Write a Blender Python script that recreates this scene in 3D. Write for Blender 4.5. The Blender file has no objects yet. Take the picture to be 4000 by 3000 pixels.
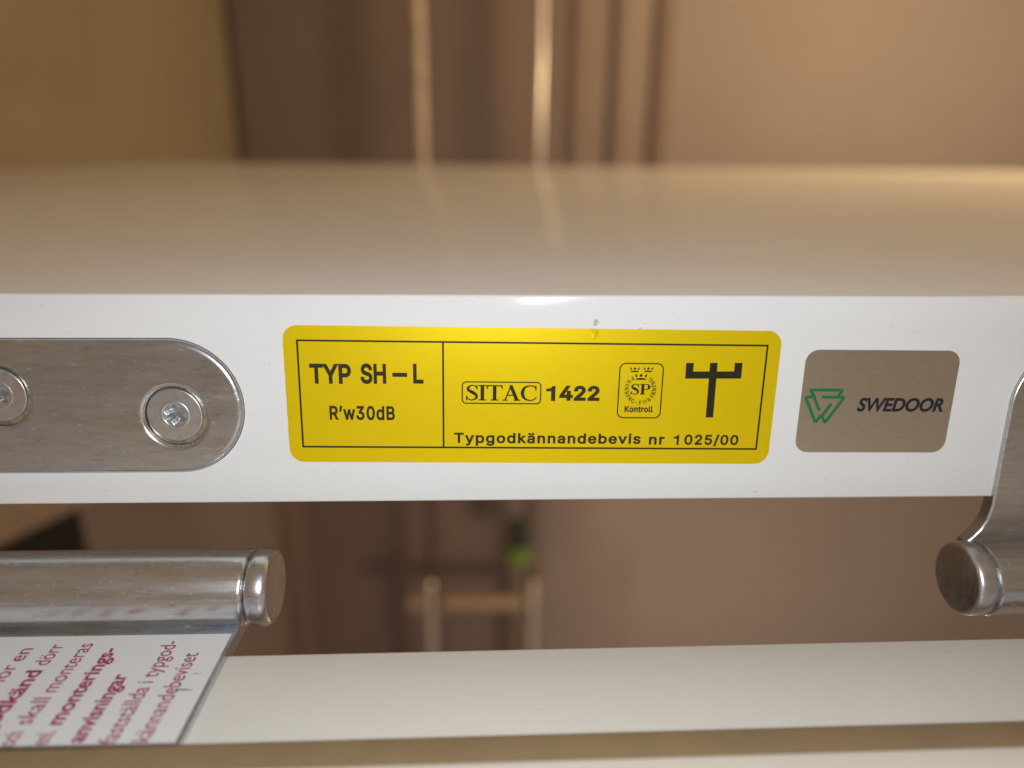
import bpy, bmesh, math, random
from mathutils import Matrix, Vector, noise
random.seed(7)
MM = 0.001
scene = bpy.context.scene
col = scene.collection

# ------------------------------------------------------------------ camera
PITCH, YAW, ROLL = 0.3233, -0.0395, 0.0107
CAM = Vector((0.0, -124.86, 24.94)) * MM
cy, sy, cp, sp = math.cos(YAW), math.sin(YAW), math.cos(PITCH), math.sin(PITCH)
fwd = Vector((-sy * cp, cy * cp, -sp)); rgt = Vector((cy, sy, 0)); upv = rgt.cross(fwd)
r2 = math.cos(ROLL) * rgt + math.sin(ROLL) * upv
u2 = -math.sin(ROLL) * rgt + math.cos(ROLL) * upv
cam_d = bpy.data.cameras.new('camera')
cam = bpy.data.objects.new('camera', cam_d); col.objects.link(cam)
cam.matrix_world = Matrix(((r2.x, u2.x, -fwd.x, CAM.x), (r2.y, u2.y, -fwd.y, CAM.y), (r2.z, u2.z, -fwd.z, CAM.z), (0, 0, 0, 1)))
cam_d.sensor_width = 36.0
cam_d.lens = 24.65
cam_d.clip_start = 0.005
cam_d.clip_end = 50
cam_d.dof.use_dof = True
cam_d.dof.focus_distance = 0.131
cam_d.dof.aperture_fstop = 6.3
scene.camera = cam

# ------------------------------------------------------------------ light
world = bpy.data.worlds.new('World'); scene.world = world; world.use_nodes = True
bg = world.node_tree.nodes['Background']
bg.inputs[0].default_value = (0.25, 0.185, 0.132, 1)
bg.inputs[1].default_value = 1.0

def lamp(name, kind, loc, energy, color, target=None, size=0.1):
    d = bpy.data.lights.new(name, kind); d.energy = energy; d.color = color
    if kind == 'AREA': d.shape = 'DISK'; d.size = size
    else: d.shadow_soft_size = size
    o = bpy.data.objects.new(name, d); col.objects.link(o); o.location = loc
    if target is not None:
        o.rotation_euler = (Vector(target) - Vector(loc)).to_track_quat('-Z', 'Y').to_euler()
    return o
lamp('phone_flash', 'POINT', (0.004, -0.142, 0.033), 0.69, (0.875, 0.94, 1.0), size=0.005)
lamp('room_lamp', 'AREA', (0.95, 0.72, 0.80), 8.8, (1.0, 0.655, 0.31), (0.30, 0.9, 0.0), 0.30)
lamp('added_rail_light', 'AREA', (1.45, 0.62, 0.30), 5.5, (1.0, 0.72, 0.42), (0.1, 1.5, 0.15), 0.16)  # unseen lamp, added to put a highlight on the right rail
lamp('added_low_fill', 'AREA', (0.75, 0.55, -1.35), 4.2, (1.0, 0.76, 0.56), (0.25, 1.64, -1.0), 0.30)  # unseen lamp, added to brighten the far wall below the door

scene.view_settings.view_transform = 'Standard'
scene.view_settings.look = 'None'
scene.view_settings.exposure = 0.0
scene.view_settings.gamma = 1.0
scene.view_settings.use_curve_mapping = False
scene.cycles.use_denoising = True
scene.cycles.max_bounces = 8

# ------------------------------------------------------------------ materials
class NT:
    def __init__(s, name):
        s.m = bpy.data.materials.new(name); s.m.use_nodes = True
        s.t = s.m.node_tree; s.n = s.t.nodes; s.l = s.t.links
        s.b = s.n['Principled BSDF']
        s.co = s.n.new('ShaderNodeTexCoord').outputs['Object']
    def set(s, **k):
        for a, v in k.items(): s.b.inputs[a.replace('_', ' ')].default_value = v
        return s
    def noise(s, scale, detail=3, rough=0.5, stretch=(1, 1, 1), w=(0, 0, 0)):
        mp = s.n.new('ShaderNodeMapping'); s.l.new(s.co, mp.inputs[0])
        mp.inputs['Scale'].default_value = stretch; mp.inputs['Location'].default_value = w
        t = s.n.new('ShaderNodeTexNoise'); s.l.new(mp.outputs[0], t.inputs['Vector'])
        t.inputs['Scale'].default_value = scale; t.inputs['Detail'].default_value = detail; t.inputs['Roughness'].default_value = rough
        return t.outputs['Fac']
    def ramp(s, fac, stops):
        r = s.n.new('ShaderNodeValToRGB'); s.l.new(fac, r.inputs[0]); e = r.color_ramp.elements
        while len(e) < len(stops): e.new(0.5)
        for i, (p, c) in enumerate(stops):
            e[i].position = p; e[i].color = (*c, 1) if len(c) == 3 else c
        return r.outputs[0]
    def mix(s, fac, a, b, mode='MIX'):
        m = s.n.new('ShaderNodeMix'); m.data_type = 'RGBA'; m.blend_type = mode
        for sock, v in ((m.inputs[0], fac), (m.inputs[6], a), (m.inputs[7], b)):
            if hasattr(v, 'is_linked'): s.l.new(v, sock)
            elif isinstance(v, (int, float)): sock.default_value = v
            else: sock.default_value = (*v, 1)
        return m.outputs[2]
    def math(s, op, a, b):
        m = s.n.new('ShaderNodeMath'); m.operation = op
        for sock, v in ((m.inputs[0], a), (m.inputs[1], b)):
            if hasattr(v, 'is_linked'): s.l.new(v, sock)
            else: sock.default_value = v
        return m.outputs[0]
    def maprange(s, v, a, b, c, d):
        m = s.n.new('ShaderNodeMapRange'); s.l.new(v, m.inputs[0])
        for i, x in enumerate((a, b, c, d)): m.inputs[i + 1].default_value = x
        return m.outputs[0]
    def to(s, out, name): s.l.new(out, s.b.inputs[name]); return s
    def bump(s, h, strength, dist):
        b = s.n.new('ShaderNodeBump'); s.l.new(h, b.inputs['Height'])
        b.inputs['Strength'].default_value = strength; b.inputs['Distance'].default_value = dist
        prev = s.b.inputs['Normal']
        if prev.is_linked: s.l.new(prev.links[0].from_socket, b.inputs['Normal'])
        s.l.new(b.outputs[0], prev); return s

def white_paint(name, base, rough, streak=0.25, orange=0.22):
    m = NT(name)
    big = m.noise(35, 4, 0.6, (0.6, 1, 1))
    c = m.ramp(big, [(0.3, tuple(x * 0.955 for x in base)), (0.7, base)])
    fine = m.noise(1, 4, 0.7, (120, 3500, 3500))
    c = m.mix(m.maprange(fine, 0.57, 0.78, 0, 0.20), c, tuple(x * 0.80 for x in base))
    speck = m.noise(900, 2, 0.5, (0.6, 1, 1), (3, 5, 7))
    c = m.mix(m.maprange(speck, 0.72, 0.79, 0, 0.40), c, (0.33, 0.29, 0.25))
    m.to(c, 'Base Color')
    m.to(m.maprange(m.noise(220, 4, 0.6, (0.3, 1, 1)), 0.3, 0.7, rough * 0.85, rough * 1.2), 'Roughness')
    m.bump(m.noise(1, 3, 0.6, (90, 2600, 2600)), streak, 0.00004)
    m.bump(m.noise(1700, 2, 0.5), orange, 0.00004)
    return m.m

def zinc(name, lo, hi, r0, r1, stretch=(0.22, 1, 1), speck=0.5, axis_scale=650):
    m = NT(name)
    s1 = m.noise(axis_scale, 6, 0.65, stretch)
    c = m.ramp(s1, [(0.28, lo), (0.72, hi)])
    tint = m.noise(75, 3, 0.6, (0.5, 1, 1), (9, 1, 4))
    tc = m.ramp(tint, [(0.28, (1.0, 0.86, 0.62)), (0.45, (1.0, 0.95, 0.90)), (0.58, (0.93, 0.93, 1.0)), (0.75, (1.0, 0.90, 0.80))])
    c = m.mix(0.55, c, tc, 'MULTIPLY')
    dirt = m.noise(520, 6, 0.75, (0.35, 1, 1), (2, 8, 3))
    c = m.mix(m.maprange(dirt, 0.56, 0.72, 0, 0.42), c, (0.22, 0.20, 0.175))
    sp = m.noise(1500, 3, 0.6, (0.45, 1, 1), (5, 2, 1))
    c = m.mix(m.maprange(sp, 0.63, 0.70, 0, speck), c, (0.93, 0.93, 0.92))
    m.to(c, 'Base Color').set(Metallic=1.0)
    m.to(m.maprange(m.noise(330, 5, 0.65, (0.15, 1, 1), (4, 4, 4)), 0.3, 0.7, r0, r1), 'Roughness')
    m.bump(s1, 0.07, 0.00005)
    m.bump(m.noise(1500, 3, 0.6, (0.5, 1, 1), (1, 7, 1)), 0.09, 0.00005)
    m.bump(m.maprange(sp, 0.62, 0.80, 0, 1), 0.35, 0.00006)
    return m.m

def plain(name, base, rough, metallic=0.0, var=0.12, scale=60, bump=0.0, bscale=800):
    m = NT(name)
    c = m.ramp(m.noise(scale, 4, 0.6), [(0.3, tuple(x * (1 - var) for x in base)), (0.7, tuple(min(1, x * (1 + var * 0.5)) for x in base))])
    m.to(c, 'Base Color').set(Metallic=metallic, Roughness=rough)
    if bump: m.bump(m.noise(bscale, 3, 0.6), bump, 0.0001)
    return m.m

def ink(name, base, wear, rough=0.45):
    m = NT(name)
    n = m.noise(2600, 3, 0.65)
    c = m.mix(m.maprange(n, 0.60, 0.78, 0, 0.5), base, wear)
    m.to(c, 'Base Color').set(Roughness=rough, Specular_IOR_Level=0.2)
    return m.m

def satin(mat, cap_, rough):
    t = mat.node_tree; p = t.nodes['Principled BSDF']; out = t.nodes['Material Output']
    df = t.nodes.new('ShaderNodeBsdfDiffuse'); gl = t.nodes.new('ShaderNodeBsdfAnisotropic'); mx = t.nodes.new('ShaderNodeMixShader')
    fr_ = t.nodes.new('ShaderNodeFresnel'); fr_.inputs[0].default_value = 1.45
    mu = t.nodes.new('ShaderNodeMath'); mu.operation = 'MULTIPLY'; mu.inputs[1].default_value = cap_; t.links.new(fr_.outputs[0], mu.inputs[0])
    t.links.new(p.inputs['Base Color'].links[0].from_socket, df.inputs[0])
    n = p.inputs['Normal'].links[0].from_socket
    t.links.new(n, df.inputs['Normal']); t.links.new(n, gl.inputs['Normal'])
    gl.inputs['Roughness'].default_value = rough
    t.links.new(mu.outputs[0], mx.inputs[0]); t.links.new(df.outputs[0], mx.inputs[1]); t.links.new(gl.outputs[0], mx.inputs[2])
    t.links.new(mx.outputs[0], out.inputs['Surface'])
    return mat
M = {}
M['door'] = satin(white_paint('white_door_paint', (0.80, 0.80, 0.795), 0.20, 0.16, 0.08), 0.46, 0.12)
M['jamb'] = white_paint('white_frame_paint', (0.72, 0.695, 0.645), 0.38, 0.55)
M['zinc'] = zinc('zinc_plated_steel', (0.53, 0.555, 0.585), (0.68, 0.705, 0.735), 0.22, 0.36, (0.16, 1, 1), 0.6, 1100)
M['barrel'] = zinc('polished_zinc_barrel', (0.58, 0.60, 0.62), (0.76, 0.785, 0.81), 0.20, 0.33, (0.10, 1, 1), 0.7, 900)
M['cap'] = zinc('zinc_end_cap', (0.58, 0.59, 0.60), (0.72, 0.73, 0.745), 0.28, 0.44, (1, 1, 1), 0.35, 900)
M['screw'] = zinc('zinc_screw', (0.58, 0.60, 0.63), (0.76, 0.78, 0.81), 0.28, 0.42, (1, 0.5, 1), 0.2, 900)
M['seat'] = plain('grimy_countersink', (0.50, 0.43, 0.30), 0.4, 0.8, 0.5, 500, 0.4, 1500)
M['socket'] = plain('dull_socket_steel', (0.42, 0.45, 0.44), 0.42, 0.9, 0.4, 900, 0.4, 1500)
y = NT('yellow_foil')
yc = y.ramp(y.noise(1, 4, 0.6, (250, 2500, 2500)), [(0.3, (0.83, 0.615, 0.002)), (0.7, (0.86, 0.64, 0.003))])
y.to(yc, 'Base Color').set(Metallic=0.45, Roughness=0.38, Specular_IOR_Level=0.3)
y.bump(y.noise(1600, 3, 0.6), 0.10, 0.00004)
M['yellow'] = y.m
M['ink'] = ink('dark_print_ink', (0.022, 0.018, 0.010), (0.22, 0.16, 0.02), 0.5)
M['ink_soft'] = ink('olive_brown_print_ink', (0.034, 0.026, 0.010), (0.26, 0.19, 0.02), 0.55)
al = NT('brushed_aluminium_foil')
ac = al.ramp(al.noise(1, 5, 0.7, (420, 3600, 3600)), [(0.25, (0.56, 0.52, 0.44)), (0.75, (0.70, 0.66, 0.57))])
al.to(ac, 'Base Color').set(Metallic=1.0, Roughness=0.36)
al.bump(al.noise(1, 4, 0.7, (700, 3200, 3200)), 0.35, 0.00006)
M['alu'] = al.m
M['green'] = ink('green_print_ink', (0.020, 0.17, 0.055), (0.10, 0.22, 0.10))
M['navy'] = ink('dark_navy_print_ink', (0.022, 0.020, 0.036), (0.12, 0.11, 0.12))
M['paper'] = white_paint('white_paper_label', (0.78, 0.78, 0.775), 0.42, 0.2)
M['magenta'] = ink('magenta_print_ink', (0.36, 0.022, 0.13), (0.62, 0.28, 0.42))
M['pencil'] = ink('grey_scuff', (0.30, 0.30, 0.31), (0.6, 0.6, 0.6))
M['dirt'] = ink('dark_dirt', (0.50, 0.46, 0.40), (0.68, 0.65, 0.60))
M['seal'] = plain('taupe_rubber_seal', (0.27, 0.185, 0.100), 0.7, 0, 0.10, 90, 0.15, 1200)
M['wall'] = plain('tan_wall_paint', (0.345, 0.285, 0.262), 0.6, 0, 0.06, 3)
M['side'] = plain('olive_wall_paint', (0.285, 0.23, 0.148), 0.6, 0, 0.10, 3)
M['panel'] = plain('brown_panel_laminate', (0.22, 0.165, 0.152), 0.5, 0, 0.08, 4)
M['panel3'] = plain('mid_brown_laminate', (0.32, 0.255, 0.228), 0.5, 0, 0.08, 4)
M['panel2'] = plain('dark_brown_strip', (0.23, 0.165, 0.145), 0.5, 0, 0.08, 4)
M['rail_shade'] = plain('shaded_rail_length', (0.13, 0.095, 0.075), 0.45, 0.3, 0.1, 8)  # rail in the door's shadow, shade put into the colour
M['rail_lit'] = plain('lit_rail_length', (0.95, 0.88, 0.80), 0.26, 1.0, 0.04, 8)  # rail where light reaches it, brightness put into the colour
M['rail_dim'] = plain('dim_lit_rail_length', (0.60, 0.50, 0.43), 0.4, 0.2, 0.30, 25)  # left rail's weaker lit length, painted dimmer
M['oak'] = plain('light_oak', (0.50, 0.37, 0.26), 0.45, 0, 0.15, 30)
M['black'] = plain('black_lacquer', (0.012, 0.012, 0.014), 0.4, 0, 0.2, 10)
M['tag_green'] = plain('lime_green_plastic', (0.17, 0.30, 0.03), 0.5, 0, 0.1, 20)
M['tag_dark'] = plain('blackish_green_plastic', (0.02, 0.03, 0.012), 0.5, 0, 0.1, 20)

# ------------------------------------------------------------------ helpers
def link(name, me, mat, parent=None):
    o = bpy.data.objects.new(name, me); col.objects.link(o)
    if mat is not None: me.materials.clear(); me.materials.append(mat)
    if parent is not None: o.parent = parent
    return o
def tag(o, label=None, cat=None, group=None, kind=None):
    if label: o['label'] = label
    if cat: o['category'] = cat
    if group: o['group'] = group
    if kind: o['kind'] = kind
    return o
def empty(name, matrix=None):
    o = bpy.data.objects.new(name, None); col.objects.link(o); o.empty_display_size = 0.01
    if matrix is not None: o.matrix_world = matrix
    return o
def smooth(me, ang=40):
    for p in me.polygons: p.use_smooth = True
    me.set_sharp_from_angle(angle=math.radians(ang))
def bm_mesh(name, bm, ang=40):
    bmesh.ops.recalc_face_normals(bm, faces=bm.faces)
    me = bpy.data.meshes.new(name); bm.to_mesh(me); bm.free(); smooth(me, ang); return me
def box_bm(x0, x1, y0, y1, z0, z1, bev=0, seg=3):
    bm = bmesh.new()
    v = [bm.verts.new((a * MM, b * MM, c * MM)) for a in (x0, x1) for b in (y0, y1) for c in (z0, z1)]
    for f in ((0, 1, 3, 2), (4, 6, 7, 5), (0, 4, 5, 1), (2, 3, 7, 6), (0, 2, 6, 4), (1, 5, 7, 3)): bm.faces.new([v[i] for i in f])
    if bev: bmesh.ops.bevel(bm, geom=list(bm.edges), offset=bev * MM, segments=seg, profile=0.5, affect='EDGES')
    return bm
def box(name, b, mat, parent=None, bev=0, seg=3): return link(name, bm_mesh(name, box_bm(*b, bev, seg)), mat, parent)
def prism(name, pts, x0, x1, mat, parent=None, bev=0.0, seg=3):
    """outline in (y, z) mm swept along x"""
    bm = bmesh.new()
    a = [bm.verts.new((x0 * MM, p[0] * MM, p[1] * MM)) for p in pts]
    b = [bm.verts.new((x1 * MM, p[0] * MM, p[1] * MM)) for p in pts]
    n = len(pts)
    bm.faces.new(a); bm.faces.new(b[::-1])
    side = []
    for i in range(n):
        f = bm.faces.new((a[i], b[i], b[(i + 1) % n], a[(i + 1) % n]))
    if bev:
        es = [e for e in bm.edges if abs(e.verts[0].co.x - e.verts[1].co.x) > 1e-6]
        bmesh.ops.bevel(bm, geom=es, offset=bev * MM, segments=seg, profile=0.5, affect='EDGES')
    return link(name, bm_mesh(name, bm), mat, parent)
def lathe_x(name, prof, yc, zc, mat, parent=None, n=72, ang=50):
    """profile (x, r) mm turned about the x axis through (yc, zc)"""
    bm = bmesh.new(); rings = []
    for (x, r) in prof:
        if r < 1e-4: rings.append([bm.verts.new((x * MM, yc * MM, zc * MM))])
        else: rings.append([bm.verts.new((x * MM, (yc + r * math.cos(2 * math.pi * k / n)) * MM, (zc + r * math.sin(2 * math.pi * k / n)) * MM)) for k in range(n)])
    for A, B in zip(rings, rings[1:]):
        for k in range(n):
            k2 = (k + 1) % n
            if len(A) == 1 and len(B) == 1: continue
            if len(A) == 1: bm.faces.new((A[0], B[k], B[k2]))
            elif len(B) == 1: bm.faces.new((A[k], B[0], A[k2]))
            else: bm.faces.new((A[k], B[k], B[k2], A[k2]))
    return link(name, bm_mesh(name, bm, ang), mat, parent)
def tube(name, a, b, r, mat, parent=None, n=24):
    a = Vector(a) * MM; b = Vector(b) * MM; d = (b - a).normalized()
    s = d.orthogonal().normalized(); t = d.cross(s); r *= MM
    bm = bmesh.new(); rings = []
    for p, rr in ((a, r * 0.8), (a + d * r * 0.2, r), (b - d * r * 0.2, r), (b, r * 0.8)):
        rings.append([bm.verts.new(p + rr * (math.cos(2 * math.pi * k / n) * s + math.sin(2 * math.pi * k / n) * t)) for k in range(n)])
    bm.faces.new(rings[0]); bm.faces.new(rings[-1])
    for A, B in zip(rings, rings[1:]):
        for k in range(n): bm.faces.new((A[k], A[(k + 1) % n], B[(k + 1) % n], B[k]))
    return link(name, bm_mesh(name, bm), mat, parent)

def curve_mesh(name, loops, depth, bevel=0.0, seg=3):
    """flat outline(s) in mm, first the rim then holes, filled, thickened and rounded; top face at z = 0"""
    cu = bpy.data.curves.new(name, 'CURVE'); cu.dimensions = '2D'; cu.fill_mode = 'BOTH'
    for lp in loops:
        s = cu.splines.new('POLY'); s.points.add(len(lp) - 1); s.use_cyclic_u = True
        for p, q in zip(s.points, lp): p.co = (q[0] * MM, q[1] * MM, 0, 1)
    cu.extrude = max(0, (depth / 2 - bevel)) * MM
    cu.bevel_depth = bevel * MM; cu.bevel_resolution = seg; cu.offset = -bevel * MM
    o = bpy.data.objects.new('tmp', cu); col.objects.link(o)
    dg = bpy.context.evaluated_depsgraph_get()
    me = bpy.data.meshes.new_from_object(o.evaluated_get(dg))
    bpy.data.objects.remove(o); bpy.data.curves.remove(cu)
    me.transform(Matrix.Translation((0, 0, -depth / 2 * MM)))
    smooth(me, 35)
    return me
def rrect(x0, y0, x1, y1, r, n=10, wob=0.0):
    out = []
    for cx, cy_, a0 in ((x1 - r, y1 - r, 0), (x0 + r, y1 - r, 90), (x0 + r, y0 + r, 180), (x1 - r, y0 + r, 270)):
        for k in range(n + 1):
            a = math.radians(a0 + 90 * k / n); out.append((cx + r * math.cos(a), cy_ + r * math.sin(a)))
    return out
def circle(cx, cy_, r, n=48): return [(cx + r * math.cos(2 * math.pi * k / n), cy_ + r * math.sin(2 * math.pi * k / n)) for k in range(n)]
def flat_mesh(name, polys, h):
    """filled 2-D polygons (mm); each printed piece a hair above the one before"""
    bm = bmesh.new()
    for i, p in enumerate(polys):
        z = (h + i * 0.0006) * MM
        f = bm.faces.new([bm.verts.new((x * MM, y_ * MM, z)) for x, y_ in p])
        if f.calc_area() and f.normal.z < 0: pass
        f.normal_update()
        if f.normal.z < 0: f.normal_flip()
    bmesh.ops.triangulate(bm, faces=[f for f in bm.faces if len(f.verts) > 4])
    me = bpy.data.meshes.new(name); bm.to_mesh(me); bm.free(); return me
def frame_polys(x0, y0, x1, y1, w):
    return [[(x0, y0), (x1, y0), (x1, y0 + w), (x0, y0 + w)], [(x0, y1 - w), (x1, y1 - w), (x1, y1), (x0, y1)],
            [(x0, y0 + w), (x0 + w, y0 + w), (x0 + w, y1 - w), (x0, y1 - w)], [(x1 - w, y0 + w), (x1, y0 + w), (x1, y1 - w), (x1 - w, y1 - w)]]
def ring_polys(x0, y0, x1, y1, r, w):
    a = rrect(x0, y0, x1, y1, r); b = rrect(x0 + w, y0 + w, x1 - w, y1 - w, max(0.05, r - w)); n = len(a)
    return [[a[i], a[(i + 1) % n], b[(i + 1) % n], b[i]] for i in range(n)]

try:                                    # the grotesque that ships with Blender
    import os
    GROTESK = bpy.data.fonts.load(os.path.join(bpy.utils.system_resource('DATAFILES', path='fonts'), 'Inter.woff2'))
except Exception:
    GROTESK = None
def text_mesh(s, bold=0.0, spacing=1.0, shear=0.0, font=None):
    cu = bpy.data.curves.new('t', 'FONT'); cu.body = s
    if font: cu.font = font
    cu.size = 1; cu.offset = bold; cu.space_character = spacing; cu.shear = shear
    cu.resolution_u = 5
    o = bpy.data.objects.new('t', cu); col.objects.link(o)
    dg = bpy.context.evaluated_depsgraph_get()
    loops = []
    for sp_ in o.to_curve(dg).splines:          # glyph outlines as polygons
        if sp_.type == 'BEZIER':
            P_, lp = sp_.bezier_points, []
            for i in range(len(P_)):
                a, b = P_[i], P_[(i + 1) % len(P_)]
                straight = (a.handle_right - a.co).length < 1e-6 and (b.handle_left - b.co).length < 1e-6
                d1, d2 = (a.handle_right - a.co), (b.co - a.co)
                if abs(d1.x * d2.y - d1.y * d2.x) < 1e-7 and abs((b.handle_left - b.co).x * d2.y - (b.handle_left - b.co).y * d2.x) < 1e-7: straight = True
                for k in range(1 if straight else 6):
                    t = k / 6
                    q = a.co * (1 - t) ** 3 + 3 * a.handle_right * t * (1 - t) ** 2 + 3 * b.handle_left * t * t * (1 - t) + b.co * t ** 3
                    lp.append((q.x, q.y))
        else: lp = [(p.co.x, p.co.y) for p in sp_.points]
        loops.append(lp)
    o.to_curve_clear(); bpy.data.objects.remove(o); bpy.data.curves.remove(cu)
    area = lambda lp: sum(lp[i - 1][0] * lp[i][1] - lp[i][0] * lp[i - 1][1] for i in range(len(lp))) / 2
    sgn = math.copysign(1, area(max(loops, key=lambda lp: abs(area(lp)))))
    pts, edges, fat = [], [], []
    for lp in loops:                            # embolden: push each corner outwards
        lp = [p for i, p in enumerate(lp) if math.dist(p, lp[i - 1]) > 1e-6]; n_ = len(lp); l2 = []
        if n_ < 3: continue
        for i in range(n_):
            a, b, c = lp[i - 1], lp[i], lp[(i + 1) % n_]
            d1 = Vector((b[1] - a[1], a[0] - b[0])).normalized(); d2 = Vector((c[1] - b[1], b[0] - c[0])).normalized()
            m_ = d1 + d2; k = bold * sgn * 2 / max(m_.length_squared, 1.0)
            l2.append((b[0] + m_.x * k, b[1] + m_.y * k))
        base = len(pts); pts += [Vector(p) for p in l2]; edges += [(base + i, base + (i + 1) % n_) for i in range(n_)]; fat.append(l2)
    from mathutils.geometry import delaunay_2d_cdt
    v2, _, tri, *_r = delaunay_2d_cdt(pts, edges, [], 0, 1e-6)
    boxes = [(min(p[0] for p in l), max(p[0] for p in l), l) for l in fat]
    def wind(x, y_):
        w = 0
        for x0, x1, l in boxes:
            if x < x0 or x > x1: continue
            for i in range(len(l)):
                a, b = l[i - 1], l[i]
                if (a[1] <= y_) != (b[1] <= y_):
                    if a[0] + (y_ - a[1]) / (b[1] - a[1]) * (b[0] - a[0]) > x: w += 1 if b[1] > a[1] else -1
        return w
    fs = [t for t in tri if wind(sum(v2[k].x for k in t) / 3, sum(v2[k].y for k in t) / 3) != 0]
    used = sorted({k for t in fs for k in t}); idx = {k: n for n, k in enumerate(used)}
    vs = [(v2[k].x, v2[k].y, 0) for k in used]; fs = [[idx[k] for k in t] for t in fs]
    me = bpy.data.meshes.new('lettering'); me.from_pydata(vs, [], fs)
    return me
_cap = {}
def cap(bold, font=None):
    k = (bold, font.name if font else '')
    if k not in _cap:
        m = text_mesh('H', bold, font=font); ys = [v.co.y for v in m.vertices]; _cap[k] = (min(ys), max(ys))
    return _cap[k]
def lettering(s, x0, x1, base, height, mat, parent, bold=0.0, spacing=1.0, shear=0.0, h=0.05, name='lettering', xf=None, font=None):
    """a printed word: left edge x0, right edge x1, baseline, capital height, all mm in the plane of its label"""
    me = text_mesh(s, bold, spacing, shear, font); c0, c1 = cap(bold, font)
    xs = [v.co.x for v in me.vertices]; a, b = min(xs), max(xs)
    sx = (x1 - x0) / (b - a); sy_ = height / (c1 - c0)
    for v in me.vertices:
        x, y_ = x0 + (v.co.x - a) * sx, base + (v.co.y - c0) * sy_
        if xf: x, y_ = xf(x, y_)
        v.co = (x * MM, y_ * MM, (h + v.co.z) * MM)
    return link(name, me, mat, parent)

# a roman capital alphabet drawn as thick and thin strokes, cap height 1
def _sm(pts, n=6):
    out = []
    for i in range(len(pts) - 1):
        p0 = pts[max(0, i - 1)]; p1 = pts[i]; p2 = pts[i + 1]; p3 = pts[min(len(pts) - 1, i + 2)]
        for k in range(n):
            t = k / n
            out.append(tuple(0.5 * ((2 * b) + (c - a) * t + (2 * a - 5 * b + 4 * c - d) * t * t + (3 * b - a - 3 * c + d) * t ** 3) for a, b, c, d in zip(p0, p1, p2, p3)))
    out.append(tuple(pts[-1])); return out
def brush(pts, curved=True):
    q = _sm(pts) if curved else pts
    L, R = [], []
    for i, (x, y_, w) in enumerate(q):
        a = q[max(0, i - 1)]; b = q[min(len(q) - 1, i + 1)]
        dx, dy = b[0] - a[0], b[1] - a[1]; d = math.hypot(dx, dy) or 1
        nx, ny = -dy / d * w / 2, dx / d * w / 2
        L.append((x + nx, y_ + ny)); R.append((x - nx, y_ - ny))
    return [[L[i], R[i], R[i + 1], L[i + 1]] for i in range(len(q) - 1)]
def bar(x0, y0, x1, y1): return [[(x0, y0), (x1, y0), (x1, y1), (x0, y1)]]
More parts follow.
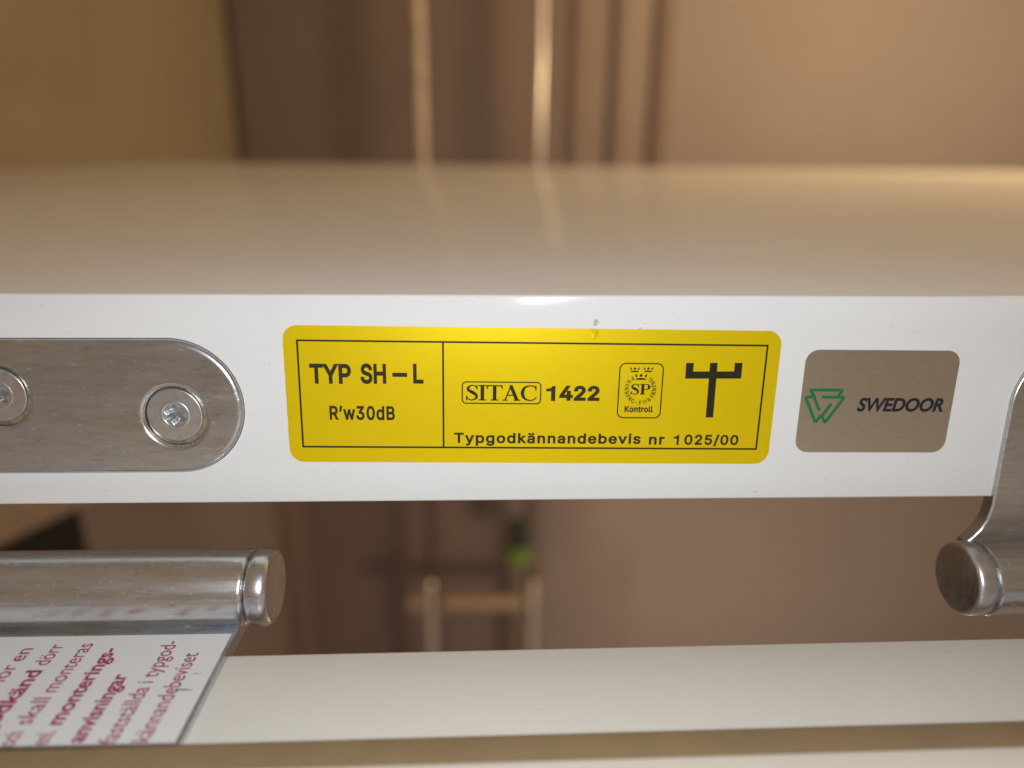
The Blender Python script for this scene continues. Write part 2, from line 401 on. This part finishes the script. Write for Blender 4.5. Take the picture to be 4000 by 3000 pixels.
def roman(ch, T=0.165, t=0.055):
    sr = lambda x, y_, l: bar(x - l / 2, y_ - (t if y_ > 0.5 else 0), x + l / 2, y_ + (t if y_ < 0.5 else 0))
    stem = lambda x: bar(x - T / 2, 0, x + T / 2, 1)
    if ch == 'I': return stem(.2) + sr(.2, 0, .40) + sr(.2, 1, .40), .42
    if ch == 'T': return stem(.42) + bar(0, 1 - t, .84, 1) + sr(.42, 0, .42) + [[(0, 1), (0, .74), (.045, .74), (.12, 1)], [(.84, 1), (.72, 1), (.795, .74), (.84, .74)]], .84
    if ch == 'A': return brush([(.12, 0, t), (.44, 1, t)], False) + brush([(.41, 1.0, T), (.76, 0, T)], False) + bar(.22, .32, .64, .32 + t) + sr(.12, 0, .28) + sr(.76, 0, .34), .94
    if ch == 'V': return brush([(.10, 1, T), (.43, 0, T)], False) + brush([(.74, 1, t), (.42, 0, t)], False) + sr(.11, 1, .32) + sr(.74, 1, .26), .86
    if ch == 'C': return brush([(.80, .76, .05), (.72, .91, .075), (.48, .975, t), (.20, .84, .13), (.09, .5, T), (.20, .16, .13), (.48, .025, t), (.72, .10, .07), (.82, .26, .04)]) + [[(.76, 1), (.76, .68), (.82, .68), (.82, 1)]], .86
    if ch == 'G': return brush([(.76, .76, .05), (.68, .91, .075), (.46, .975, t), (.20, .84, .13), (.09, .5, T), (.20, .16, .13), (.46, .025, t), (.68, .09, .08)]) + bar(.66, .04, .66 + T, .42) + bar(.54, .42 - t, .94, .42) + [[(.74, 1), (.74, .70), (.80, .70), (.80, 1)]], .94
    if ch == 'O': return brush([(.46, .975, t), (.20, .85, .12), (.09, .5, T), (.20, .15, .12), (.46, .025, t), (.72, .15, .12), (.83, .5, T), (.72, .85, .12), (.46, .975, t)]), .92
    if ch == 'S': return brush([(.57, .76, .05), (.52, .90, .07), (.34, .975, t), (.14, .86, .12), (.13, .68, .15), (.33, .53, T * 1.1), (.53, .36, .16), (.54, .15, .12), (.32, .025, t), (.12, .10, .07), (.05, .27, .05)]) + [[(.55, 1), (.55, .70), (.61, .70), (.61, 1)], [(.01, .30), (.01, 0), (.07, 0), (.07, .30)]], .66
    if ch == 'P': return stem(.2) + sr(.2, 0, .40) + bar(0, 1 - t, .22, 1) + brush([(.2, .97, t), (.45, .97, t), (.61, .90, .11), (.66, .73, T), (.61, .55, .11), (.45, .48, t), (.2, .48, t)]), .76
    if ch == 'R': return roman('P')[0] + brush([(.38, .50, T), (.72, 0, T)], False) + sr(.75, 0, .26), .86
    if ch == 'F': return stem(.2) + sr(.2, 0, .42) + bar(0, 1 - t, .70, 1) + bar(.2, .50, .52, .50 + t) + [[(.70, 1), (.58, 1), (.66, .72), (.70, .72)], [(.52, .66), (.46, .53), (.52, .40)]], .72
    if ch == 'N': return bar(.14, 0, .14 + t, 1) + bar(.74, 0, .74 + t, 1) + brush([(.14, 1, T), (.74, 0.02, T)], False) + sr(.16, 0, .30) + sr(.10, 1, .26) + sr(.77, 1, .30), .92
    if ch == 'K': return stem(.2) + sr(.2, 0, .40) + sr(.2, 1, .40) + brush([(.24, .42, t), (.70, 1, t)], False) + brush([(.38, .58, T), (.76, 0, T)], False) + sr(.70, 1, .28) + sr(.78, 0, .28), .88
    return [], .4
def roman_word(s, gap=0.05, T=0.165, t=0.055):
    polys, x = [], 0.0
    for ch in s:
        g, w = roman(ch, T, t)
        polys += [[(a + x, b) for a, b in p] for p in g]; x += w + gap
    return polys, x - gap

# ------------------------------------------------------------------ geometry of the door edge
BEV = 0.068                                            # the hinge edge is planed a few degrees off square
FACE = Matrix(((1, 0, 0, 0), (0, math.sin(BEV), -math.cos(BEV), 0), (0, math.cos(BEV), math.sin(BEV), 0), (0, 0, 0, 1)))
def face_at(x, t, rot=0.0, off=0.0):
    return FACE @ Matrix.Translation((x * MM, t * MM, off * MM)) @ Matrix.Rotation(rot, 4, 'Z')

# ---- room behind
o = link('wall', bm_mesh('wall', box_bm(-700, 2600, 1640, 1700, -2600, 1500)), M['wall']); tag(o, kind='structure')
o = link('side_wall', bm_mesh('side_wall', box_bm(-760, -575, 150, 1640, -2600, 1500)), M['side']); tag(o, kind='structure')
link('dado_board', bm_mesh('dado_board', box_bm(-575, -569, 160, 1600, -2500, -210, 1)), M['panel3'], o)
pn = empty('wall_panel', Matrix.Translation((-0.06, 1.64, -0.5)))
def world_box(name, b, mat, parent, bev=0):
    c = parent.matrix_world.translation / MM
    return box(name, (b[0] - c.x, b[1] - c.x, b[2] - c.y, b[3] - c.y, b[4] - c.z, b[5] - c.z), mat, parent, bev)
world_box('board', (-560, 150, 1612, 1640, -2400, 1400), M['panel'], pn, 3)
world_box('board', (152, 425, 1618, 1640, -2400, 1400), M['panel3'], pn, 3)
world_box('corner_strip', (-574, -505, 1590, 1640, -2400, -250), M['panel2'], pn, 3)
for x, w in ((205, 9), (302, 11), (405, 19)):
    world_box('shadow_strip', (x - w, x + w, 1604, 1618, -250, 1400), M['panel2'], pn, 2)  # cast shadows of the rails, built as dark strips
tag(pn, 'brown panel with dark upright shadow strips on the far wall', 'panel')

rails = empty('wall_rail', Matrix.Translation((0, 1.5, -0.5)))
def wtube(name, a, b, r, mat, parent):
    c = parent.matrix_world.translation / MM
    return tube(name, Vector(a) - c, Vector(b) - c, r, mat, parent)
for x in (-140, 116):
    wtube('tube', (x, 1500, -1500), (x, 1500, 900), 12, M['rail_shade'], rails)  # dark core shows as the length shaded by the door
    wtube('lit_length', (x, 1500, -70), (x, 1500, 880), 14.5 if x < 0 else 13.5, M['rail_dim'] if x < 0 else M['rail_lit'], rails)  # pale casings paint in the lengths of rail that catch light
    wtube('lit_length', (x + (-12 if x < 0 else 8), 1500, -1480), (x + (-12 if x < 0 else 8), 1500, -1075), 18, M['rail_lit'], rails)
wtube('crossbar', (-120, 1492, -1140), (100, 1492, -1140), 20, M['oak'], rails)
wtube('knob', (-212, 1492, -1138), (-172, 1492, -1138), 22, M['oak'], rails)
tag(rails, 'pair of blurred pale upright rails in front of the brown panel', 'rail')
tg = empty('hanging_tag', Matrix.Translation((0.086, 1.46, -0.965)))
box('body', (-30, 24, -8, 8, 10, 95), M['tag_dark'], tg, 3)
box('tip', (-28, 32, -9, 9, -42, 10), M['tag_green'], tg, 8)
tag(tg, 'small black and lime green tag hanging by the pale rail', 'tag')
dp = prism('dark_panel', [(20, -800), (760, -800), (760, -330), (20, -200)], -574, -562, M['black']); tag(dp, 'black panel low on the left side wall', 'panel')
sl = prism('lit_wall_wedge', [(430, -366), (745, -440), (770, -446), (770, -300), (430, -180)], -561, -546, M['oak'], None, 2); tag(sl, 'tan patch of lit side wall above the black panel at the left', 'board')  # brighter lit part of the side wall, built as a tan piece

# ---- door leaf
def door():
    bm = bmesh.new(); tb = math.tan(BEV)
    pts = [(0, 0), (980, 0), (980, -40), (-40 * tb, -40)]
    a = [bm.verts.new((-465 * MM, p[0] * MM, p[1] * MM)) for p in pts]; b = [bm.verts.new((1500 * MM, p[0] * MM, p[1] * MM)) for p in pts]
    bm.faces.new(a); bm.faces.new(b[::-1])
    for i in range(4): bm.faces.new((a[i], b[i], b[(i + 1) % 4], a[(i + 1) % 4]))
    bmesh.ops.bevel(bm, geom=list(bm.edges), offset=0.45 * MM, segments=3, profile=0.5, affect='EDGES')
    return bm_mesh('door_leaf', bm, 30)
d = link('door_leaf', door(), M['door']); tag(d, 'white painted door leaf seen along its hinge edge', 'door')

# ---- door frame
fr = empty('door_frame', Matrix.Translation((0, -0.03, -0.0613)))
FZ = -61.3
def fprism(name, pts, mat, bev): return prism(name, [(p[0] + 30, p[1] - FZ) for p in pts], -420, 420, mat, fr, bev)
fprism('jamb', [(-19.0, FZ), (-41.6, FZ), (-41.6, -90), (-19.0, -90)], M['jamb'], 0.9)
fprism('sealing_strip', [(-41.7, -58.6), (-47.5, -58.6), (-47.5, -88), (-41.7, -88)], M['seal'], 0.5)
fprism('stop', [(-46.4, -58.2), (-95, -58.2), (-95, -90), (-46.4, -90)], M['jamb'], 1.0)
fr.rotation_euler = (0, 0, 0.009)
tag(fr, 'white door frame with taupe sealing strip below the door edge', 'door frame')

# ---- hinges
BY, BZ, BR = -7.9, -55.2, 7.2          # barrel axis and radius
TORX = [((1.62 + 0.34 * math.cos(6 * a)) * math.cos(a + 0.35), (1.62 + 0.34 * math.cos(6 * a)) * math.sin(a + 0.35)) for a in [2 * math.pi * k / 72 for k in range(72)]]
head_me = curve_mesh('head', [circle(0, 0, 5.1, 64), TORX], 1.5, 0.22)
def socket_mesh():
    bm = bmesh.new(); n = 36
    c = bm.verts.new((0.2 * MM, 0.1 * MM, -1.15 * MM)); prev = None; rings = []
    for r, z in ((0.9, -1.28), (2.3, -1.42)):
        rings.append([bm.verts.new((r * math.cos(2 * math.pi * k / n) * MM, r * math.sin(2 * math.pi * k / n) * MM, z * MM)) for k in range(n)])
    for k in range(n):
        bm.faces.new((c, rings[0][k], rings[0][(k + 1) % n]))
        bm.faces.new((rings[0][k], rings[1][k], rings[1][(k + 1) % n], rings[0][(k + 1) % n]))
    return bm_mesh('socket', bm)
def rim_mesh(R, w, h, n=48, m=8):
    bm = bmesh.new(); rr = []
    for k in range(n):
        a = 2 * math.pi * k / n
        rr.append([bm.verts.new(((R + w * math.cos(2 * math.pi * j / m)) * math.cos(a) * MM, (R + w * math.cos(2 * math.pi * j / m)) * math.sin(a) * MM, h * math.sin(2 * math.pi * j / m) * MM)) for j in range(m)])
    for k in range(n):
        for j in range(m): bm.faces.new((rr[k][j], rr[(k + 1) % n][j], rr[(k + 1) % n][(j + 1) % m], rr[k][(j + 1) % m]))
    return bm_mesh('rim', bm, 80)
sock_me = socket_mesh(); rim_me = rim_mesh(2.45, 0.30, 0.07); 
seat_me = curve_mesh('seat', [circle(0, 0, 6.4, 48), circle(0, 0, 3.6, 48)], 0.5)
P = 0.75                                # how far the plate stands proud of the edge
def screw(parent, x, t, rot, plate_top, sink=0.5):
    s = link('screw', head_me, M['screw'], parent); s.location = ((x - 0.22) * MM, (t + 0.28) * MM, (plate_top - sink) * MM); s.rotation_euler = (0.02, -0.015, rot)
    for nm, me, mt in (('socket', sock_me, M['socket']), ('rim', rim_me, M['screw'])):
        link(nm, me, mt, s)
    return s

# left hinge (door plate above, barrel and frame plate below)
hl = empty('hinge', face_at(-75, -21))
def to_local(root, o):                  # part built in world coordinates, moved under its thing
    o.parent = root; o.matrix_parent_inverse = root.matrix_world.inverted()
    return o
bpy.context.view_layer.update()
def stadium_right(xl, xr, t0, t1, n=40):
    r = (t1 - t0) / 2; c = xr - r; m = (t0 + t1) / 2
    return [(xl, t1), (xl, t0)] + [(c + r * math.cos(math.radians(-90 + 180 * k / n)), m + r * math.sin(math.radians(-90 + 180 * k / n))) for k in range(n + 1)]
off = lambda pts, dx, dy: [(a - dx, b - dy) for a, b in pts]
S1, S2 = (-57.2, -22.6), (-88.4, -18.7)
pl_me = curve_mesh('door_plate', [off(stadium_right(-190, -44.7, -33.6, -8.0), -75, -21), off(circle(*S1, 5.55), -75, -21), off(circle(*S2, 5.55), -75, -21)], 3.0, 1.0, 5)
pl = link('door_plate', pl_me, M['zinc'], hl); pl.location = (0, 0, P * MM)
for S, rr in ((S1, 0.2), (S2, 0.9)):
    screw(hl, S[0] + 75, S[1] + 21, rr, P)
    w = link('countersink', seat_me, M['seat'], hl); w.location = ((S[0] + 75) * MM, (S[1] + 21) * MM, (P - 1.3) * MM)
tag(hl, 'zinc plated hinge with rounded screwed plate left of the yellow label', 'hinge', 'door hinges')
GX, EX = -44.4, -40.2
to_local(hl, lathe_x('barrel', [(-200, BR), (GX - 1.0, BR), (GX - 0.45, BR - 0.12), (GX - 0.2, BR - 0.5), (GX - 0.1, BR - 1.4)], BY, BZ, M['barrel']))
to_local(hl, lathe_x('end_cap', [(GX - 0.1, BR - 1.4), (GX + 0.05, BR - 0.45), (GX + 0.4, BR - 0.05), (GX + 1.2, BR + 0.2), (EX - 1.4, BR + 0.15), (EX - 0.6, BR - 0.15), (EX - 0.15, BR - 0.6), (EX, BR - 1.2), (EX - 0.1, 4.8), (EX - 0.25, 3.0), (EX - 0.3, 0)], BY, BZ, M['barrel'], ang=60))
PT = -59.9                              # top of the frame plate
to_local(hl, prism('frame_plate', [(-41, PT), (-13.6, PT), (-10.6, PT - 0.2), (-7.0, PT - 1.0), (-6.4, PT - 2.5), (-10, PT - 2.7), (-41, PT - 2.7)], -200, -45.9, M['zinc'], None, 0.25))
# right hinge
hr = empty('hinge', face_at(118, -24))
bpy.context.view_layer.update()
xl, r = 100.9, 12.9
out = [(xl + r + r * math.cos(math.radians(a)), -8.0 - r + r * math.sin(math.radians(a))) for a in range(90, 181, 5)]
out += [(xl, -34), (xl, -41.5), (xl - 0.15, -43), (xl - 0.6, -45), (xl - 1.4, -46.8), (xl - 2.6, -48.4), (xl - 3.9, -49.6), (xl - 4.2, -52), (xl + 60, -52), (xl + 60, -33.6), (260, -33.6), (260, -8.0)]
pr_me = curve_mesh('door_plate', [off(out, 118, -24), off(circle(113.5, -22.6, 5.55), 118, -24)], 3.0, 0.5, 4)
pr = link('door_plate', pr_me, M['zinc'], hr); pr.location = (0, 0, P * MM)
screw(hr, -4.5, 1.4, 0.5, P)
w = link('countersink', seat_me, M['seat'], hr); w.location = (-4.5 * MM, 1.4 * MM, (P - 1.3) * MM)
tag(hr, 'zinc plated hinge with rounded barrel cap cut off by the right picture edge', 'hinge', 'door hinges')
GX, EX = 97.4, 93.6
to_local(hr, lathe_x('barrel', [(240, BR), (GX + 1.0, BR), (GX + 0.75, BR + 0.1), (GX + 0.4, BR - 0.05), (GX + 0.3, BR - 0.5), (GX + 0.1, BR - 1.2)], BY, BZ, M['barrel']))
to_local(hr, lathe_x('end_cap', [(GX + 0.1, BR - 1.2), (GX - 0.05, BR - 0.35), (GX - 0.3, BR - 0.1), (GX - 1.6, BR), (EX + 0.8, BR - 0.05), (EX + 0.35, BR - 0.28), (EX + 0.1, BR - 0.65), (EX, BR - 1.1), (EX - 0.12, 3.5), (EX - 0.16, 1.5), (EX - 0.17, 0)], BY, BZ, M['cap'], ang=60))

# the plates are let into the edge: cut their mortises
def mortise(outline):
    me = curve_mesh('cut', [outline], 5.0); o = bpy.data.objects.new('cut', me); col.objects.link(o)
    o.matrix_world = face_at(0, 0, 0, 1.8); return o
cuts = [mortise(stadium_right(-190.1, -44.6, -33.7, -7.9)), mortise([(a - 0.06 if a < 110 else a, b + 0.06) for a, b in out])]
for c in cuts:
    md = d.modifiers.new('mortise', 'BOOLEAN'); md.object = c; md.operation = 'DIFFERENCE'; md.solver = 'EXACT'
bpy.context.view_layer.update()
me = bpy.data.meshes.new_from_object(d.evaluated_get(bpy.context.evaluated_depsgraph_get()))
d.modifiers.clear(); d.data = me; smooth(me, 30)
for c in cuts: bpy.data.objects.remove(c)

# ---- yellow type label
LC, LR = (9.02, -19.12), -0.0111
yl = empty('type_label', face_at(LC[0], LC[1], LR, 0.12))
def loc(x, t):                          # from the door edge's own coordinates to the label's
    dx, dy = x - LC[0], t - LC[1]; c, s = math.cos(-LR), math.sin(-LR)
    return dx * c - dy * s, dx * s + dy * c
rim = rrect(-45.85, -13.1, 45.85, 13.1, 2.7, 12)
dense = []
for i, a in enumerate(rim):             # a guillotined edge, slightly furry
    b = rim[(i + 1) % len(rim)]; n = max(1, int(math.hypot(b[0] - a[0], b[1] - a[1]) / 0.4))
    for k in range(n):
        t = k / n; p = (a[0] + (b[0] - a[0]) * t, a[1] + (b[1] - a[1]) * t)
        j = 0.05 if p[0] < -43 else 0.02
        dense.append((p[0] + random.uniform(-j, j), p[1] + random.uniform(-j, j) * 0.5))
link('sheet', curve_mesh('sheet', [dense], 0.12), M['yellow'], yl)
H = 0.03
polys = frame_polys(-43.45, -10.2, 43.45, 10.5, 0.34)
dv = loc(-7.9, -18.9)[0]
polys += [[(dv - 0.17, -9.86), (dv + 0.17, -9.86), (dv + 0.17, 10.16), (dv - 0.17, 10.16)]]
link('border', flat_mesh('border', polys, H), M['ink'], yl)
def crease(x, t0, t1, w, hgt):           # a soft vertical wrinkle in the foil
    bm = bmesh.new(); n, m_ = 14, 6; g = []
    for i in range(n + 1):
        f = i / n; row = []
        for j in range(m_ + 1):
            q = j / m_ - 0.5; u, v = loc(x + 0.25 * math.sin(f * 4) + q * w * (1 - 0.6 * f), t0 + (t1 - t0) * f)
            row.append(bm.verts.new((u * MM, v * MM, (0.004 + hgt * (1 - f) * math.cos(q * math.pi) ** 2) * MM)))
        g.append(row)
    for i in range(n):
        for j in range(m_): bm.faces.new((g[i][j], g[i][j + 1], g[i + 1][j + 1], g[i + 1][j]))
    me = bm_mesh('crease', bm, 80)
    if me.polygons[0].normal.z < 0: me.flip_normals()
    link('crease', me, M['yellow'], yl)
crease(19.9, -6.3, -8.1, 1.5, 0.14)
def word(s, x0, x1, base, height, bold, mat='ink_soft', **k):
    a = loc(x0, base); b = loc(x1, base)
    return lettering(s, a[0], b[0], (loc((x0 + x1) / 2, base))[1], height, M[mat], yl, bold, h=H, font=GROTESK, **k)
def one(x, base, wd, ht, st):           # a figure one: stem with a flag, no foot
    u, v = loc(x, base); p = [(wd, 0), (wd, ht), (wd - st * 0.75, ht), (wd - st * 1.1, ht * 0.86), (0, ht * 0.80), (0, ht * 0.64), (wd - st, ht * 0.64), (wd - st, 0)]
    return link('lettering', flat_mesh('one', [[(u + a, v + b) for a, b in p]], H), M['ink_soft'], yl)
word('TYP', -32.3, -24.75, -16.45, 3.78, 0.030)
word('SH', -23.05, -18.35, -16.45, 3.78, 0.030)
word('–', -17.2, -14.5, -16.40, 3.78, 0.030)
word('L', -13.4, -11.5, -16.45, 3.78, 0.030)
word("R’w30dB", -29.1, -17.0, -23.45, 2.72, 0.026, spacing=1.08)
one(11.25, -19.85, 1.75, 2.92, 0.78)
word('422', 13.75, 21.35, -19.85, 2.92, 0.036)
word('Typgodkännandebevis', -6.0, 29.6, -28.28, 2.05, 0.026, spacing=1.12)
word('nr', 31.2, 34.2, -28.62, 2.05, 0.026, spacing=1.12)
one(35.95, -28.72, 1.05, 2.05, 0.42)
word('025/00', 38.05, 48.55, -28.75, 2.05, 0.026, spacing=1.10)
word('Kontroll', 26.2, 31.6, -22.12, 1.20, 0.030, mat='ink', spacing=1.05)
def place(polys, x, t, sx, sy_, rot=0.0):
    u, v = loc(x, t); c, s = math.cos(rot), math.sin(rot)
    return [[(u + a * sx * c - b * sy_ * s, v + a * sx * s + b * sy_ * c) for a, b in p] for p in polys]
# SITAC in its rounded box
g, w = roman_word('SITAC', 0.0, 0.185, 0.07)
link('lettering', flat_mesh('sitac', place(g, -3.72, -19.68, 13.3 / w, 2.98), H), M['ink'], yl)
a, b = loc(-4.5, -20.28), loc(10.4, -16.1)
link('lettering_frame', flat_mesh('frame', ring_polys(a[0], a[1] - 0.07, b[0], b[1] - 0.07, 0.85, 0.22), H), M['ink'], yl)
# control mark
a, b = loc(24.75, -23.28), loc(33.25, -12.6)
em = link('control_mark', flat_mesh('mark_frame', ring_polys(a[0], a[1], b[0], b[1], 1.25, 0.22), H), M['ink'], yl)
g, w = roman_word('SP', 0.04, 0.22, 0.065)
link('lettering', flat_mesh('sp', place(g, 27.15, -18.62, 3.72 / w, 2.05), H), M['ink'], em)
RC = (28.98, -17.62); ring = []
for ch, an in zip('PROVNINGFORSKNING', (127, 146, 165, 180, 195, 209, 223, 240, 273, 292, 311, 328, 344, 360, 374, 388, 406)):
    g, w = roman(ch, 0.22, 0.09); an = math.radians(an); rb = 2.98
    cx, ct = RC[0] + rb * math.cos(an), RC[1] + rb * math.sin(an)
    ring += place([[(p[0] - w / 2, p[1]) for p in q] for q in g], cx, ct, 0.72, 0.74, an + math.pi / 2)
ring += place([[(math.cos(k * math.pi / 4), math.sin(k * math.pi / 4)) for k in range(8)]], RC[0] - 0.62, RC[1] - 2.62, 0.09, 0.09)
link('lettering', flat_mesh('ring', ring, H), M['ink'], em)
crown = [[(-.40, -.5), (.40, -.5), (.40, -.36), (.36, -.26), (.22, -.24), (0, -.17), (-.22, -.24), (-.36, -.26), (-.40, -.36)],
         [(-.5, .5), (-.30, .22), (-.29, 0), (-.42, -.10)], [(.5, .5), (.42, -.10), (.29, 0), (.30, .22)],
         [(0, .5), (-.12, .24), (-.11, .06), (0, -.03), (.11, .06), (.12, .24)]]
for x, t, wd, ht in ((27.75, -13.82, 1.85, 0.95), (30.3, -13.82, 1.85, 0.95), (29.02, -15.2, 2.35, 1.2)):
    link('crown', flat_mesh('crown', place(crown, x, t, wd, ht), H), M['ink'], em)
# fork shaped approval mark
fk = [bar(37.35, -15.58, 47.98, -14.2)[0], bar(37.35, -14.2, 38.78, -12.55)[0], bar(41.85, -14.2, 43.27, -12.55)[0], bar(46.52, -14.2, 47.98, -12.55)[0], bar(41.85, -23.2, 43.27, -15.58)[0]]
link('fork_mark', flat_mesh('fork', [[loc(*p) for p in q] for q in fk], H), M['ink'], yl)
tag(yl, 'long yellow type approval label with black print on the white door edge', 'label')

# ---- silver maker's label
sv = empty('maker_label', face_at(74.7, -20.3, -0.008, 0.12))
link('sheet', curve_mesh('sheet', [rrect(-14.85, -10.15, 14.85, 10.15, 2.5, 12)], 0.12), M['alu'], sv)
S = lambda x, t: (x - 74.7, t + 20.3)
lettering('SWEDOOR', *[S(x, 0)[0] for x in (71.0, 87.9)], S(0, -22.15)[1], 2.72, M['navy'], sv, 0.034, 1.0, 0.20, h=H)
def poly_line(pts, w): return [q for i in range(len(pts) - 1) for q in brush([(*S(*pts[i]), w), (*S(*pts[i + 1]), w)], False)]
lw = 0.58
mark = poly_line([(62.35, -19.2), (61.45, -17.95), (67.75, -17.95), (66.9, -19.3)], lw)
mark += poly_line([(62.7, -19.35), (60.75, -19.35), (63.25, -24.4), (64.2, -22.95), (65.15, -24.4), (68.25, -19.35), (63.9, -19.35)], lw)
mark += poly_line([(61.9, -18.4), (63.75, -22.05)], lw) + poly_line([(65.85, -20.6), (64.35, -23.2)], lw)
link('emblem', flat_mesh('emblem', mark, H), M['green'], sv)
tag(sv, 'small silver label with green emblem right of the yellow label', 'label')

# ---- white instruction label on the frame plate
il = empty('instruction_label', Matrix.Translation((-0.070, -0.030, (PT + 0.10) * MM)))
bm_s = curve_mesh('sheet', [[(-60, -10.6), (23.4, -10.6), (23.4, 14.2), (-60, 14.2)]], 0.08)
link('sheet', bm_s, M['paper'], il)
def line(words, base_x, y_end, hgt=2.72):
    """words (text, bold, y start, y end): baseline runs away from the viewer, letter tops to the left"""
    for s, bold, ys, ye in words:
        lettering(s, ys, ye, 0, hgt, M['magenta'], il, 0.026 if bold else 0.004, h=0.03,
                  xf=lambda a, b: (base_x + 70 - b, a + 30))
line([('kännandebeviset', 0, -40.5, -20.9)], -50.55, 0)
line([('fastställda i typgod-', 0, -40.7, -17.7)], -55.35, 0)
line([('anvisningar', 1, -40.4, -25.9)], -60.25, 0)
line([('enl.', 0, -40.6, -38.0), ('monterings-', 1, -36.8, -19.3)], -65.35, 0)
line([('och', 0, -40.7, -38.0), ('skall', 0, -36.6, -31.0), ('monteras', 0, -29.8, -18.0)], -70.15, 0)
line([('godkänd', 1, -38.4, -24.6), ('dörr', 0, -23.4, -18.1)], -75.15, 0)
line([('för', 0, -27.4, -23.2), ('en', 0, -22.3, -19.0)], -80.05, 0)
link('scuff', flat_mesh('scuff', [off([(-47.8, -29.9), (-49.8, -30.0), (-51.6, -29.75), (-49.8, -29.5)], -70, -30), off([(-47.6, -26.1), (-49.5, -26.2), (-49.4, -25.95)], -70, -30)], 0.03), M['pencil'], il)
tag(il, 'white label with rotated magenta text below the left hinge barrel', 'label')
# small dirt mark above the yellow label
dm = link('dirt_mark', flat_mesh('dirt', [[(random.uniform(-.5, .5) + q[0], random.uniform(-.7, .7) + q[1]) for q in ((.12, 0), (.03, .13), (-.1, .05), (-.04, -.12))] for _ in range(9)], 0.05), M['dirt'])
dm.matrix_world = face_at(20.2, -5.0)
tag(dm, 'tiny dark dirt mark above the yellow label', 'mark')
